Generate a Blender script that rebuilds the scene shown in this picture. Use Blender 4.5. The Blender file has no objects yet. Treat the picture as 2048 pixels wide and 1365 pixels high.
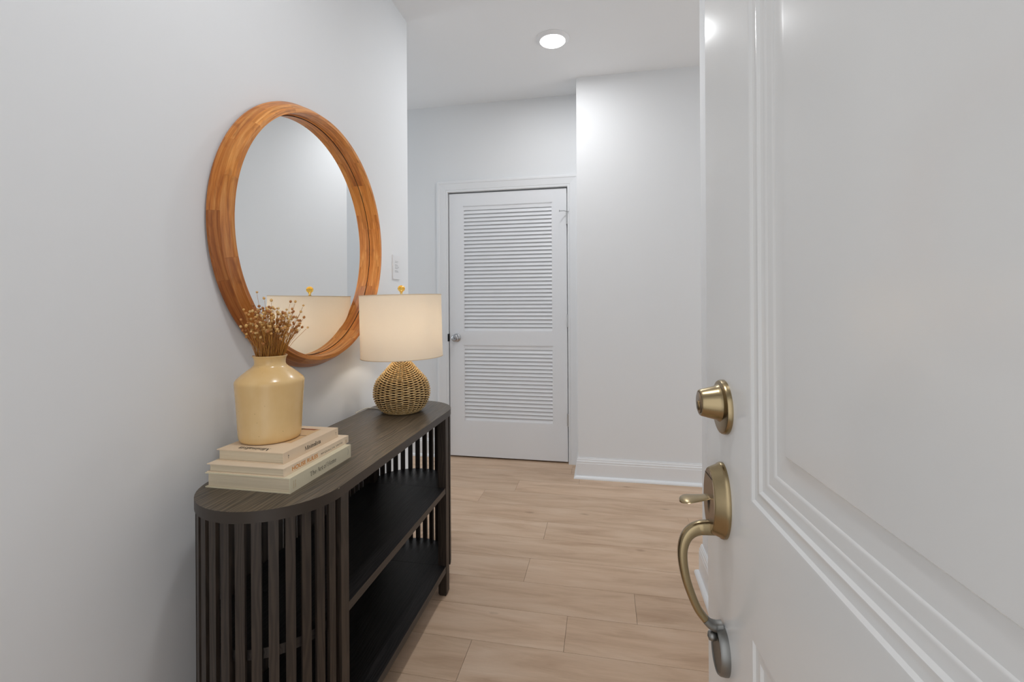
import bpy, bmesh, math, random
from mathutils import Vector, Matrix
R = math.radians
PI = math.pi
rnd = random.Random(7)
scene = bpy.context.scene
C = scene.collection

# ------------------------------------------------------------------ camera
H = 1.20
cam_d = bpy.data.cameras.new('camera'); cam = bpy.data.objects.new('camera', cam_d); C.objects.link(cam)
cam_d.sensor_width = 36; cam_d.sensor_fit = 'HORIZONTAL'
cam_d.lens = 933.1 / 2048 * 36
cam_d.shift_y = (606.1 - 682.5) / 2048
cam_d.clip_start = 0.02; cam_d.clip_end = 100
cam.matrix_world = (Matrix.Translation((0, 0, H)) @ Matrix.Rotation(0.1927, 4, 'Z')
                    @ Matrix.Rotation(PI / 2, 4, 'X') @ Matrix.Rotation(-0.0061, 4, 'Z'))
scene.camera = cam

# ------------------------------------------------------------------ view, world, lights
vs = scene.view_settings
vs.view_transform = 'Standard'; vs.look = 'None'; vs.gamma = 1; vs.use_curve_mapping = False
vs.exposure = 0.07
world = bpy.data.worlds.new('overcast_sky'); scene.world = world; world.use_nodes = True
bgn = world.node_tree.nodes['Background']
bgn.inputs['Color'].default_value = (0.93, 0.96, 1.0, 1); bgn.inputs['Strength'].default_value = 0.62

def area(name, loc, rot, sx, sy, power, col=(1, 1, 1)):
    l = bpy.data.lights.new(name, 'AREA'); l.shape = 'RECTANGLE'; l.size = sx; l.size_y = sy
    l.energy = power; l.color = col
    o = bpy.data.objects.new(name, l); C.objects.link(o); o.location = loc; o.rotation_euler = rot
    return o
# daylight standing in the doorway behind the camera, and in the window of the room on the right; the left hall gets an added fill, no window
area('porch_daylight', (-0.24, -0.62, 1.15), (R(92), 0, 0), 1.2, 2.2, 6.0, (0.99, 0.99, 1.0))
area('room_window_daylight', (4.18, 2.3, 1.35), (0, R(90), 0), 1.5, 1.6, 42, (0.86, 0.94, 1.0))
area('hall_fill_light', (-3.45, 2.94, 1.5), (0, R(-90), 0), 1.4, 0.8, 11, (0.86, 0.94, 1.0))

# ------------------------------------------------------------------ helpers
WL = {}
def wl(o): return WL.get(o.name, Vector((0, 0, 0)))

class MB:
    def __init__(s): s.v = []; s.f = []; s.uv = []
    def add(s, vs_, fs, uvs=None):
        b = len(s.v); s.v += [tuple(map(float, p)) for p in vs_]
        for i, f in enumerate(fs):
            s.f.append([b + k for k in f]); s.uv.append(uvs[i] if uvs else None)
        return s
    def box(s, x0, x1, y0, y1, z0, z1):
        p = [(x, y, z) for x in (x0, x1) for y in (y0, y1) for z in (z0, z1)]
        return s.add(p, [(0, 1, 3, 2), (4, 6, 7, 5), (0, 4, 5, 1), (2, 3, 7, 6), (0, 2, 6, 4), (1, 5, 7, 3)])
    def prism(s, poly, z0, z1):
        n = len(poly)
        v = [(x, y, z0) for x, y in poly] + [(x, y, z1) for x, y in poly]
        a = sum(poly[i][0] * poly[(i + 1) % n][1] - poly[(i + 1) % n][0] * poly[i][1] for i in range(n))
        f = [tuple(range(n - 1, -1, -1)), tuple(range(n, 2 * n))] + [(i, (i + 1) % n, n + (i + 1) % n, n + i) for i in range(n)]
        if a < 0: f = [tuple(reversed(q)) for q in f]
        return s.add(v, f)
    def lathe(s, prof, cx=0, cy=0, n=48, axis=None, closed=False):
        # prof: (r, h) from bottom to top; axis: optional function (r*cos, r*sin, h) -> point
        ax = axis or (lambda a, b, h: (cx + a, cy + b, h))
        v = []; f = []
        m = len(prof)
        for r, h in prof:
            for k in range(n):
                t = 2 * PI * k / n; v.append(ax(r * math.cos(t), r * math.sin(t), h))
        rng_ = range(m if closed else m - 1)
        for i in rng_:
            j = (i + 1) % m
            for k in range(n):
                k2 = (k + 1) % n; f.append((i * n + k, i * n + k2, j * n + k2, j * n + k))
        if not closed:
            if prof[0][0] > 1e-6: f.append(tuple(range(n - 1, -1, -1)))
            if prof[-1][0] > 1e-6: f.append(tuple((m - 1) * n + k for k in range(n)))
        return s.add(v, f)
    def tube(s, pts, rad, n=8, caps=True, flat=None):
        pts = [Vector(p) for p in pts]; m = len(pts)
        rr = rad if isinstance(rad, (list, tuple)) else [rad] * m
        up = Vector((0.137, 0.291, 0.947)); v = []; f = []
        t0 = (pts[1] - pts[0]).normalized()
        nrm = t0.cross(up).normalized()
        for i in range(m):
            t = (pts[min(i + 1, m - 1)] - pts[max(i - 1, 0)]).normalized()
            nrm = (nrm - t * nrm.dot(t)).normalized(); bn = t.cross(nrm)
            for k in range(n):
                a = 2 * PI * k / n; v.append(pts[i] + (nrm * math.cos(a) + bn * math.sin(a)) * rr[i])
        for i in range(m - 1):
            for k in range(n):
                k2 = (k + 1) % n; f.append((i * n + k, i * n + k2, (i + 1) * n + k2, (i + 1) * n + k))
        if caps: f.append(tuple(range(n - 1, -1, -1))); f.append(tuple((m - 1) * n + k for k in range(n)))
        return s.add(v, f)
    def build(s, name, m, parent=None, bevel=0, seg=2, smooth=None, weld=0, fixn=True):
        org = Vector((0, 0, 0))
        if s.v:
            xs, ys, zs = zip(*s.v); org = Vector(((min(xs) + max(xs)) / 2, (min(ys) + max(ys)) / 2, min(zs)))
        bm = bmesh.new(); vv = [bm.verts.new(Vector(p) - org) for p in s.v]
        uvl = bm.loops.layers.uv.new('UVMap') if any(s.uv) else None
        for i, f in enumerate(s.f):
            try: fc = bm.faces.new([vv[k] for k in f])
            except ValueError: continue
            if s.uv[i]:
                for lp, q in zip(fc.loops, s.uv[i]): lp[uvl].uv = q
        if weld: bmesh.ops.remove_doubles(bm, verts=bm.verts, dist=weld)
        if bevel:
            es = [e for e in bm.edges if len(e.link_faces) == 2 and e.calc_face_angle(0) > 0.5]
            bmesh.ops.bevel(bm, geom=es, offset=bevel, segments=seg, profile=0.5, affect='EDGES', clamp_overlap=True)
        if fixn: bmesh.ops.recalc_face_normals(bm, faces=bm.faces)
        me = bpy.data.meshes.new(name); bm.to_mesh(me); bm.free()
        if smooth is not None or bevel:
            me.shade_smooth(); me.set_sharp_from_angle(angle=R(smooth if smooth else 40))
        me.materials.append(m)
        o = bpy.data.objects.new(name, me); C.objects.link(o)
        WL[o.name] = org
        if parent: o.parent = parent; o.location = org - wl(parent)
        else: o.location = org
        return o

def empty(name, loc):
    o = bpy.data.objects.new(name, None); C.objects.link(o); o.location = loc; WL[o.name] = Vector(loc)
    o.empty_display_size = 0.05
    return o
def tag(o, label=None, cat=None, group=None, kind=None):
    if label: o['label'] = label
    if cat: o['category'] = cat
    if group: o['group'] = group
    if kind: o['kind'] = kind
    return o
def part(name, shape_of, parent, delta):
    """another part sharing the mesh of shape_of, moved by delta"""
    o = bpy.data.objects.new(name, shape_of.data); C.objects.link(o)
    WL[o.name] = wl(shape_of) + Vector(delta); o.parent = parent
    o.location = WL[o.name] - wl(parent); o.rotation_euler = shape_of.rotation_euler
    return o

# ------------------------------------------------------------------ materials
class NT:
    def __init__(s, name):
        s.m = bpy.data.materials.new(name); s.m.use_nodes = True; s.t = s.m.node_tree; s.b = s.t.nodes['Principled BSDF']
    def n(s, ty, **kw):
        x = s.t.nodes.new(ty)
        for k, v in kw.items():
            if k.startswith('_'): x.inputs[k[1:].replace('_', ' ')].default_value = v
            else: setattr(x, k, v)
        return x
    def l(s, a, b): s.t.links.new(a, b)
    def set(s, **kw):
        for k, v in kw.items():
            s.b.inputs[k.replace('_', ' ')].default_value = v
        return s
    def bump(s, h, strength=0.2, dist=0.001):
        b = s.n('ShaderNodeBump'); b.inputs['Strength'].default_value = strength; b.inputs['Distance'].default_value = dist
        s.l(h, b.inputs['Height']); s.l(b.outputs[0], s.b.inputs['Normal']); return b
    def math(s, op, a, b=None):
        x = s.n('ShaderNodeMath', operation=op)
        for i, q in enumerate((a, b)):
            if q is None: continue
            if isinstance(q, (int, float)): x.inputs[i].default_value = q
            else: s.l(q, x.inputs[i])
        return x.outputs[0]
    def ramp(s, fac, stops):
        r = s.n('ShaderNodeValToRGB'); e = r.color_ramp.elements
        while len(e) < len(stops): e.new(0.5)
        for x, (p, c) in zip(e, stops): x.position = p; x.color = (*c, 1)
        s.l(fac, r.inputs[0]); return r.outputs[0]
    def mix(s, fac, a, b, blend='MIX'):
        x = s.n('ShaderNodeMix', data_type='RGBA', blend_type=blend)
        for i, q in ((0, fac), (6, a), (7, b)):
            if isinstance(q, (int, float)): x.inputs[i].default_value = q
            elif isinstance(q, tuple): x.inputs[i].default_value = (*q, 1)
            else: s.l(q, x.inputs[i])
        return x.outputs[2]
    def coord(s, scale=(1, 1, 1), src='Object', rand=0.0):
        tc = s.n('ShaderNodeTexCoord'); mp = s.n('ShaderNodeMapping'); mp.inputs['Scale'].default_value = scale
        if rand:
            oi = s.n('ShaderNodeObjectInfo'); k = s.math('MULTIPLY', oi.outputs['Random'], rand)
            ad = s.n('ShaderNodeVectorMath', operation='ADD'); s.l(tc.outputs[src], ad.inputs[0]); s.l(k, ad.inputs[1])
            s.l(ad.outputs[0], mp.inputs['Vector'])
        else: s.l(tc.outputs[src], mp.inputs['Vector'])
        return mp.outputs[0]
    def noise(s, vec, scale=5, detail=4, rough=0.55, dist=0.0):
        x = s.n('ShaderNodeTexNoise'); s.l(vec, x.inputs['Vector'])
        x.inputs['Scale'].default_value = scale; x.inputs['Detail'].default_value = detail
        x.inputs['Roughness'].default_value = rough; x.inputs['Distortion'].default_value = dist
        return x.outputs['Fac']

def sr(r, g, b):
    f = lambda c: (c / 255) / 12.92 if c / 255 <= 0.04045 else ((c / 255 + 0.055) / 1.055) ** 2.4
    return (f(r), f(g), f(b))

def paint(name, col, rough=0.6, bump=0.05, spec=0.3, coat=0.0):
    t = NT(name).set(Base_Color=(*col, 1), Roughness=rough, Specular_IOR_Level=spec, Coat_Weight=coat)
    n = t.noise(t.coord((1, 1, 1)), 220, 2); t.bump(n, bump, 0.0006)
    n2 = t.noise(t.coord((1, 1, 1)), 1.3, 2)
    c = t.mix(n2, tuple(q * 0.985 for q in col), tuple(min(1, q * 1.015) for q in col)); t.l(c, t.b.inputs['Base Color'])
    return t.m
M_wall = paint('wall_paint', (0.835, 0.843, 0.852), 0.62)
M_ceil = paint('ceiling_paint', (0.86, 0.866, 0.875), 0.8)
M_trim = paint('trim_semigloss', (0.86, 0.868, 0.88), 0.35, 0.02, 0.45)
M_cdoor = paint('closet_door_paint', (0.89, 0.90, 0.92), 0.4, 0.02, 0.4)
M_fdoor = paint('front_door_gloss', (0.80, 0.80, 0.79), 0.17, 0.006, 0.5)
M_plate = paint('switch_plate_white', (0.82, 0.82, 0.83), 0.3, 0.0, 0.5)
M_dark = paint('dark_gap', (0.02, 0.019, 0.018), 0.9, 0.0, 0.1)

def metal(name, col, rough, aniso=0.0, metallic=1.0):
    t = NT(name).set(Base_Color=(*col, 1), Roughness=rough, Metallic=metallic)
    n = t.noise(t.coord((1, 1, 30)), 60, 3); t.bump(n, 0.04, 0.0003)
    return t.m
M_brass = metal('aged_brass', (0.35, 0.272, 0.155), 0.27)
M_brassd = metal('aged_brass_face', (0.36, 0.28, 0.20), 0.30)
M_pewter = metal('grey_pewter', (0.26, 0.26, 0.25), 0.42)
M_nickel = metal('satin_nickel', (0.52, 0.52, 0.53), 0.25)
M_steel = metal('hinge_steel', (0.5, 0.5, 0.5), 0.35)
M_black = paint('black_slot', (0.01, 0.01, 0.01), 0.5, 0)

def m_floor():
    t = NT('oak_plank_vinyl').set(Roughness=0.42, Specular_IOR_Level=0.35)
    v = t.coord((1.0, 6.0, 1.0), 'Object', 37.0)
    g = t.noise(v, 2.6, 6, 0.58, 0.5)                       # long grain along x
    v2 = t.coord((2.2, 60.0, 1.0), 'Object', 19.0)
    f = t.noise(v2, 4.0, 4, 0.7)                           # fine fibres
    v3 = t.coord((1.0, 3.0, 1.0), 'Object', 11.0)
    br = t.noise(v3, 2.2, 3, 0.5, 0.4)
    base = t.ramp(g, [(0.25, sr(182, 150, 123)), (0.5, sr(212, 183, 156)), (0.75, sr(226, 201, 177))])
    fib = t.ramp(f, [(0.3, (0.88, 0.88, 0.88)), (0.62, (1.02, 1.02, 1.02))])
    c = t.mix(0.55, base, fib, 'MULTIPLY')
    c = t.mix(t.math('MULTIPLY', br, 0.35), c, sr(206, 170, 138))
    # knots
    vk = t.coord((1.0, 2.3, 1.0), 'Object', 53.0)
    vo = t.n('ShaderNodeTexVoronoi'); t.l(vk, vo.inputs['Vector']); vo.inputs['Scale'].default_value = 2.9
    nk = t.noise(t.coord((3, 12, 1), 'Object', 53.0), 9, 3)
    dd = t.math('ADD', vo.outputs['Distance'], t.math('MULTIPLY', nk, 0.13))
    k = t.ramp(dd, [(0.08, (1, 1, 1)), (0.16, (0.0, 0.0, 0.0))])
    c = t.mix(t.math('MULTIPLY', k, 0.46), c, sr(118, 88, 62))
    oi = t.n('ShaderNodeObjectInfo')
    tint = t.ramp(oi.outputs['Random'], [(0.0, (0.93, 0.92, 0.91)), (0.5, (1.0, 1.0, 1.0)), (1.0, (1.05, 1.045, 1.04))])
    c = t.mix(1.0, c, tint, 'MULTIPLY')
    t.l(c, t.b.inputs['Base Color']); t.bump(f, 0.10, 0.0006)
    return t.m
M_floor = m_floor()

def m_dark_wood(name, ca, cb, rough=0.42, axis='y', bump=0.5):
    t = NT(name).set(Specular_IOR_Level=0.5)
    sc = {'y': (26, 1.6, 26), 'z': (30, 30, 2.0)}[axis]
    v = t.coord(sc, 'Object', 5.0)
    g = t.noise(v, 1.6, 5, 0.6, 0.9)
    f = t.noise(t.coord(tuple(q * 5 if q > 5 else q * 1.5 for q in sc), 'Object', 5.0), 1.4, 3, 0.6)
    w = t.n('ShaderNodeTexWave', wave_type='BANDS', bands_direction='X' if axis == 'y' else 'X')
    t.l(t.coord((1, 0.10, 1) if axis == 'y' else (1, 1, 0.1), 'Object', 5.0), w.inputs['Vector'])
    w.inputs['Scale'].default_value = 30; w.inputs['Distortion'].default_value = 14; w.inputs['Detail'].default_value = 2
    w.inputs['Detail Scale'].default_value = 1.3
    mixf = t.math('MULTIPLY', t.math('ADD', g, t.math('MULTIPLY', w.outputs['Fac'], 0.8)), 0.56)
    c = t.ramp(mixf, [(0.3, ca), (0.72, cb)]); t.l(c, t.b.inputs['Base Color'])
    h = t.math('ADD', t.math('MULTIPLY', mixf, 1.0), t.math('MULTIPLY', f, 0.5))
    t.bump(h, bump, 0.0008)
    rr = t.math('ADD', t.math('MULTIPLY', g, 0.2), rough - 0.1); t.l(rr, t.b.inputs['Roughness'])
    return t.m
M_top = m_dark_wood('console_top_wood', sr(62, 53, 43), sr(100, 87, 70), 0.36, 'y', 0.8)
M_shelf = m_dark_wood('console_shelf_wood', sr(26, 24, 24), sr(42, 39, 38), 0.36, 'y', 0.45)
M_slat = m_dark_wood('console_slat_wood', sr(42, 34, 28), sr(60, 50, 42), 0.5, 'z', 0.15)
M_edge = paint('console_edge_band', sr(54, 45, 37), 0.42, 0.03, 0.5)

def m_teak():
    t = NT('teak_block').set(Roughness=0.36, Specular_IOR_Level=0.45)
    v = t.coord((1.6, 34.0, 1), 'UV', 3.7)
    g = t.noise(v, 2.6, 5, 0.62, 0.9)
    f = t.noise(t.coord((8.0, 150.0, 1), 'UV', 3.7), 2.5, 3, 0.6)
    b = t.noise(t.coord((5.0, 16.0, 1), 'UV', 9.1), 2.0, 2, 0.5, 1.5)
    c = t.ramp(g, [(0.3, sr(158, 92, 34)), (0.5, sr(208, 136, 64)), (0.72, sr(228, 172, 106))])
    fb = t.ramp(f, [(0.3, (0.82, 0.80, 0.78)), (0.65, (1.04, 1.04, 1.04))])
    c = t.mix(0.7, c, fb, 'MULTIPLY')
    bb = t.ramp(b, [(0.55, (0, 0, 0)), (0.72, (1, 1, 1))])
    c = t.mix(t.math('MULTIPLY', bb, 0.34), c, sr(118, 60, 26))
    oi = t.n('ShaderNodeObjectInfo')
    tint = t.n('ShaderNodeSeparateColor'); t.l(oi.outputs['Color'], tint.inputs[0])
    c = t.mix(1.0, c, oi.outputs['Color'], 'MULTIPLY')
    t.l(c, t.b.inputs['Base Color']); t.bump(g, 0.05, 0.0005)
    return t.m
M_teak = m_teak()
M_mirror = NT('mirror_silver').set(Base_Color=(0.93, 0.945, 0.95, 1), Metallic=1.0, Roughness=0.0).m

def m_cover(name, col, rough=0.5):
    t = NT(name).set(Roughness=rough, Specular_IOR_Level=0.35)
    n = t.noise(t.coord((1, 1, 1)), 40, 3)
    c = t.mix(n, tuple(q * 0.96 for q in col), col); t.l(c, t.b.inputs['Base Color']); return t.m
M_cover1 = m_cover('book_cover_peach', sr(236, 212, 182))
M_cover2 = m_cover('book_cover_blush', sr(240, 218, 190))
M_cover3 = m_cover('book_cover_sage', sr(228, 217, 188))
def m_pages():
    t = NT('book_pages').set(Roughness=0.9)
    n = t.noise(t.coord((1.5, 1.5, 900)), 1.2, 2)
    c = t.ramp(n, [(0.35, sr(206, 190, 162)), (0.65, sr(230, 215, 188))]); t.l(c, t.b.inputs['Base Color']); t.bump(n, 0.3, 0.0004); return t.m
M_pages = m_pages()
M_ink = paint('black_ink', (0.012, 0.011, 0.01), 0.5, 0)
M_orange = paint('orange_ink', sr(222, 140, 40), 0.5, 0)
M_greyink = paint('grey_ink', sr(96, 88, 76), 0.5, 0)
M_tanink = paint('tan_ink', sr(206, 174, 120), 0.5, 0)
M_photo1 = paint('photo_rust', sr(160, 92, 56), 0.4, 0)
M_photo2 = paint('photo_sand', sr(222, 186, 140), 0.4, 0)
M_photo3 = paint('photo_brown', sr(92, 62, 30), 0.4, 0)
M_signink = paint('sign_grey_ink', sr(120, 122, 124), 0.5, 0)

def m_vase():
    t = NT('yellow_glazed_ceramic').set(Roughness=0.26, Specular_IOR_Level=0.5, Coat_Weight=0.15, Coat_Roughness=0.12)
    n = t.noise(t.coord((9, 9, 5)), 1.0, 4)
    c = t.ramp(n, [(0.3, sr(226, 184, 118)), (0.7, sr(238, 204, 148))])
    vo = t.n('ShaderNodeTexVoronoi'); t.l(t.coord((1, 1, 1.0)), vo.inputs['Vector']); vo.inputs['Scale'].default_value = 46
    sp = t.ramp(vo.outputs['Distance'], [(0.035, (1, 1, 1)), (0.07, (0, 0, 0))])
    c = t.mix(t.math('MULTIPLY', sp, 0.45), c, sr(150, 112, 60)); t.l(c, t.b.inputs['Base Color'])
    f = t.noise(t.coord((6, 6, 90)), 1.0, 3); t.bump(f, 0.06, 0.001); return t.m
M_vase = m_vase()

def m_stem():
    t = NT('dried_stem').set(Roughness=0.6)
    oi = t.n('ShaderNodeObjectInfo'); c = t.ramp(oi.outputs['Random'], [(0, sr(172, 112, 36)), (0.5, sr(206, 146, 60)), (1, sr(140, 82, 32))])
    t.l(c, t.b.inputs['Base Color']); return t.m
M_stem = m_stem()
def m_pod():
    t = NT('seed_pod').set(Roughness=0.55)
    oi = t.n('ShaderNodeObjectInfo'); c = t.ramp(oi.outputs['Random'], [(0, sr(236, 184, 104)), (0.45, sr(250, 216, 150)), (0.65, sr(206, 138, 70)), (1, sr(160, 96, 44))])
    n = t.noise(t.coord((1, 1, 1)), 300, 2); c = t.mix(t.math('MULTIPLY', n, 0.5), c, sr(170, 116, 60))
    t.l(c, t.b.inputs['Base Color']); return t.m
M_pod = m_pod()
def m_rope():
    t = NT('seagrass_rope').set(Roughness=0.75, Specular_IOR_Level=0.25)
    n = t.noise(t.coord((1, 1, 1)), 90, 4, 0.6)
    n2 = t.noise(t.coord((1, 1, 1)), 700, 2)
    c = t.ramp(n, [(0.3, sr(206, 164, 104)), (0.5, sr(240, 206, 148)), (0.7, sr(252, 228, 178))])
    c = t.mix(t.math('MULTIPLY', n2, 0.5), c, sr(150, 108, 56)); t.l(c, t.b.inputs['Base Color']); t.bump(n2, 0.4, 0.001); return t.m
M_rope = m_rope()
M_ropein = paint('weave_gap_shade', sr(52, 32, 14), 0.9, 0)  # deep shade between the strands, put into a dark core colour
def m_shade():
    t = NT('linen_shade'); nt = t.t
    t.set(Roughness=0.9, Specular_IOR_Level=0.1)
    w = t.noise(t.coord((1, 1, 1)), 500, 2)
    c = t.mix(w, sr(246, 236, 220), sr(253, 245, 232)); t.l(c, t.b.inputs['Base Color'])
    tr = t.n('ShaderNodeBsdfTranslucent'); tr.inputs[0].default_value = (*sr(255, 246, 232), 1)
    mx = t.n('ShaderNodeMixShader'); mx.inputs[0].default_value = 0.35
    t.l(t.b.outputs[0], mx.inputs[1]); t.l(tr.outputs[0], mx.inputs[2])
    out = [n for n in nt.nodes if n.type == 'OUTPUT_MATERIAL'][0]; t.l(mx.outputs[0], out.inputs[0])
    return t.m
M_shade = m_shade()
M_hem = paint('shade_hem', sr(228, 210, 182), 0.8, 0)
M_amber = NT('amber_glass').set(Base_Color=(*sr(236, 190, 70), 1), Roughness=0.03, Transmission_Weight=0.85, IOR=1.5).m
M_gold = metal('gold_fitting', (0.75, 0.55, 0.22), 0.2)
def emit(name, col, s):
    t = NT(name).set(Base_Color=(*col, 1), Emission_Color=(*col, 1), Emission_Strength=s); return t.m
M_bulb = emit('lamp_bulb_glow', (1.0, 0.955, 0.885), 27)
M_lens = emit('downlight_lens', (1.0, 0.985, 0.96), 7)
M_cord = NT('clear_cord').set(Base_Color=(*sr(226, 220, 206), 1), Roughness=0.3).m
M_porch = paint('porch_concrete', sr(176, 174, 168), 0.9, 0.3)

# ------------------------------------------------------------------ room shell
XW, XR, CZ = -1.045, 0.420, 2.74
YEND, YRC = 2.395, 2.155       # ends of the left wall and the right wall
YD, YP, XP = 3.48, 3.222, -0.172   # closet wall, projecting wall and its corner
def struct(o): o['kind'] = 'structure'; return o
b = MB(); b.box(-1.16, XW, -0.28, YEND, 0, CZ); b.box(-3.5, -1.16, 2.28, YEND, 0, CZ); struct(b.build('wall_left', M_wall))
struct(MB().box(XR, 0.535, -0.28, YRC, 0, CZ).build('wall_right', M_wall))
# closet wall with the door opening, then the wall that projects beside it
DX0, DX1, DTOP = -1.184, -0.255, 2.062
b = MB(); b.box(-3.5, DX0, YD, YD + 0.115, 0, CZ); b.box(DX1, XP, YD, YD + 0.115, 0, CZ); b.box(DX0, DX1, YD, YD + 0.115, DTOP, CZ)
struct(b.build('wall_back', M_wall))
struct(MB().box(XP, 4.2, YP, YD + 0.115, 0, CZ).build('wall_back_projection', M_wall))
# front wall round the entry doorway (behind the camera)
b = MB(); b.box(XW, -0.70, -0.28, -0.165, 0, CZ); b.box(0.235, XR, -0.28, -0.165, 0, CZ); b.box(-0.70, 0.235, -0.28, -0.165, 2.07, CZ)
b.box(0.535, 4.2, -0.28, -0.165, 0, CZ)
struct(b.build('wall_front', M_wall))
# side wall of the room on the right, with a window opening
b = MB(); b.box(4.2, 4.32, -0.28, 1.45, 0, CZ); b.box(4.2, 4.32, 3.15, YD + 0.115, 0, CZ); b.box(4.2, 4.32, 1.45, 3.15, 0, 0.65); b.box(4.2, 4.32, 1.45, 3.15, 2.3, CZ)
struct(b.build('wall_right_room', M_wall))
b = MB(); b.box(-3.62, -3.5, 2.28, YD + 0.115, 0, CZ); struct(b.build('wall_left_hall', M_wall))
struct(MB().box(-3.62, 4.32, -0.28, 4.3, CZ, CZ + 0.1).build('ceiling', M_ceil))
b = MB(); b.box(-1.6, 0.3, 4.15, 4.25, 0, CZ); b.box(-1.7, -1.6, YD + 0.115, 4.25, 0, CZ); b.box(0.3, 0.4, YD + 0.115, 4.25, 0, CZ)
struct(b.build('wall_closet', M_wall))
struct(MB().box(-1.6, 1.4, -2.6, -0.28, -0.12, -0.02).build('ground', M_porch))

# floor: base slab and every plank a part
fl = struct(MB().box(-3.5, 4.2, -0.28, 4.15, -0.05, -0.006).build('floor', M_dark))
PW = 0.187
jt = {0: -0.4655, 1: -0.1405, 2: 0.118, 3: -0.3425, 4: -0.93, 5: -0.3035, 6: 0.453, 7: -0.75, 8: -0.5605, 9: -0.163, 10: -1.75}
for r in range(-9, 11):
    y0 = 1.416 + PW * r; y1 = y0 + PW
    if y1 < -0.28: continue
    y0 = max(y0, -0.28); y1 = min(y1, 3.470)
    x = jt.get(r, rnd.uniform(-1, 0.4)) - 1.524 * 3
    while x < 4.2:
        a, c_ = max(x, -3.5), min(x + 1.524, 4.2)
        if c_ - a > 0.02:
            g = 0.00055
            MB().box(a + g, c_ - g, y0 + g, y1 - g, -0.006, 0).build('plank', M_floor, fl, bevel=0.0008, seg=1)
        x += 1.524
for k in range(3):   # closet floor strip beyond the reducer line
    MB().box(-3.5 + k * 1.3, -3.5 + (k + 1) * 1.3 - 0.001, 3.4725, 4.15, -0.006, 0).build('plank', M_floor, fl, bevel=0.0006, seg=1)

# ------------------------------------------------------------------ baseboards
BP = [(0, 0), (0.0135, 0), (0.0135, 0.102), (0.0115, 0.108), (0.0125, 0.113), (0.0115, 0.118), (0.0085, 0.124), (0.0085, 0.130), (0.005, 0.136), (0.005, 0.140), (0, 0.140)]
SP = [(0.0135, 0), (0.031, 0), (0.0305, 0.006), (0.027, 0.013), (0.021, 0.018), (0.0135, 0.0195)]
def strip(prof, p0, p1, nrm, k0=0, k1=0):
    """profile (t out along nrm, z) from p0 to p1; k: mitre factor at each end (+1 outer corner, -1 inner)"""
    p0 = Vector((*p0, 0)); p1 = Vector((*p1, 0)); n = Vector((*nrm, 0)); d = (p1 - p0).normalized()
    mb = MB(); m = len(prof); v = []
    for t, z in prof: v.append(p0 + n * t - d * t * k0 + Vector((0, 0, z)))
    for t, z in prof: v.append(p1 + n * t + d * t * k1 + Vector((0, 0, z)))
    f = [(i, (i + 1) % m, m + (i + 1) % m, m + i) for i in range(m)] + [tuple(range(m)), tuple(range(2 * m - 1, m - 1, -1))]
    mb.add(v, f); return mb
def baseboard(name, segs):
    mb = MB(); sb = MB()
    for s in segs:
        q = strip(BP, *s); mb.add(q.v, q.f); q = strip(SP, *s); sb.add(q.v, q.f)
    o = struct(mb.build(name, M_trim)); sb.build('shoe_molding', M_trim, o); return o
baseboard('baseboard_left', [((XW, -0.165), (XW, YEND), (1, 0), -1, 1), ((XW, YEND), (-3.5, YEND), (0, 1), 1, 0)])
baseboard('baseboard_right', [((XR, YRC), (XR, -0.165), (-1, 0), 1, -1), ((0.535, YRC), (XR, YRC), (0, 1), 1, 1)])
baseboard('baseboard_back', [((-3.5, YD), (-1.27, YD), (0, -1), 0, 0)])
baseboard('baseboard_projection', [((XP, YP), (4.2, YP), (0, -1), 1, 0), ((XP, YD - 0.012), (XP, YP), (-1, 0), 0, 1)])

# ------------------------------------------------------------------ louvered closet door and its casing
def casing_profile():
    # (across from the inner edge, protrusion)
    return [(0, 0), (0, 0.010), (0.004, 0.012), (0.012, 0.012), (0.015, 0.0095), (0.020, 0.0125), (0.045, 0.0145), (0.062, 0.016), (0.070, 0.0195), (0.083, 0.0195), (0.086, 0.016), (0.086, 0)]
closet = empty('door_1', (-0.72, YD, 0)); tag(closet, 'white louvered closet door with round nickel knob at the end of the hall', 'door', kind='structure')
def casing(side):
    pr = casing_profile(); m = len(pr); v = []
    for e in (0, 1):
        for a, t in pr:
            if side == 'head': v.append(((DX0 - a) if e == 0 else (DX1 + a), YD - t, DTOP + a))
            elif side == 'left': v.append((DX0 - a, YD - t, 0 if e == 0 else DTOP + a))
            else: v.append((min(DX1 + a, XP - 0.0005), YD - t, 0 if e == 0 else DTOP + a))
    f = [(i, (i + 1) % m, m + (i + 1) % m, m + i) for i in range(m)] + [tuple(range(m)), tuple(range(2 * m - 1, m - 1, -1))]
    mb = MB(); mb.add(v, f); return mb.build('door_casing', M_trim, closet)
for s in ('head', 'left', 'right'): casing(s)
b = MB(); b.box(DX0 - 0.001, DX0 + 0.0005, YD + 0.001, YD + 0.114, 0, DTOP)
b.box(DX1 - 0.0005, DX1 + 0.001, YD + 0.001, YD + 0.114, 0, DTOP); b.box(DX0, DX1, YD + 0.001, YD + 0.114, DTOP - 0.0005, DTOP + 0.001)
b.box(DX0, DX0 + 0.012, YD + 0.045, YD + 0.08, 0, DTOP); b.box(DX1 - 0.012, DX1, YD + 0.045, YD + 0.08, 0, DTOP); b.box(DX0, DX1, YD + 0.045, YD + 0.08, DTOP - 0.012, DTOP)
b.build('door_jamb', M_trim, closet)
d0, d1, dz0, dz1 = -1.1765, -0.2625, 0.013, 2.052
yf, yb = YD + 0.006, YD + 0.041
lx0, lx1 = -1.062, -0.3705; U0, U1 = 0.983, 1.954; L0, L1 = 0.288, 0.8745
MB().box(d0, lx0, yf, yb, dz0, dz1).build('stile', M_cdoor, closet, bevel=0.0012, seg=1)
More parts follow.
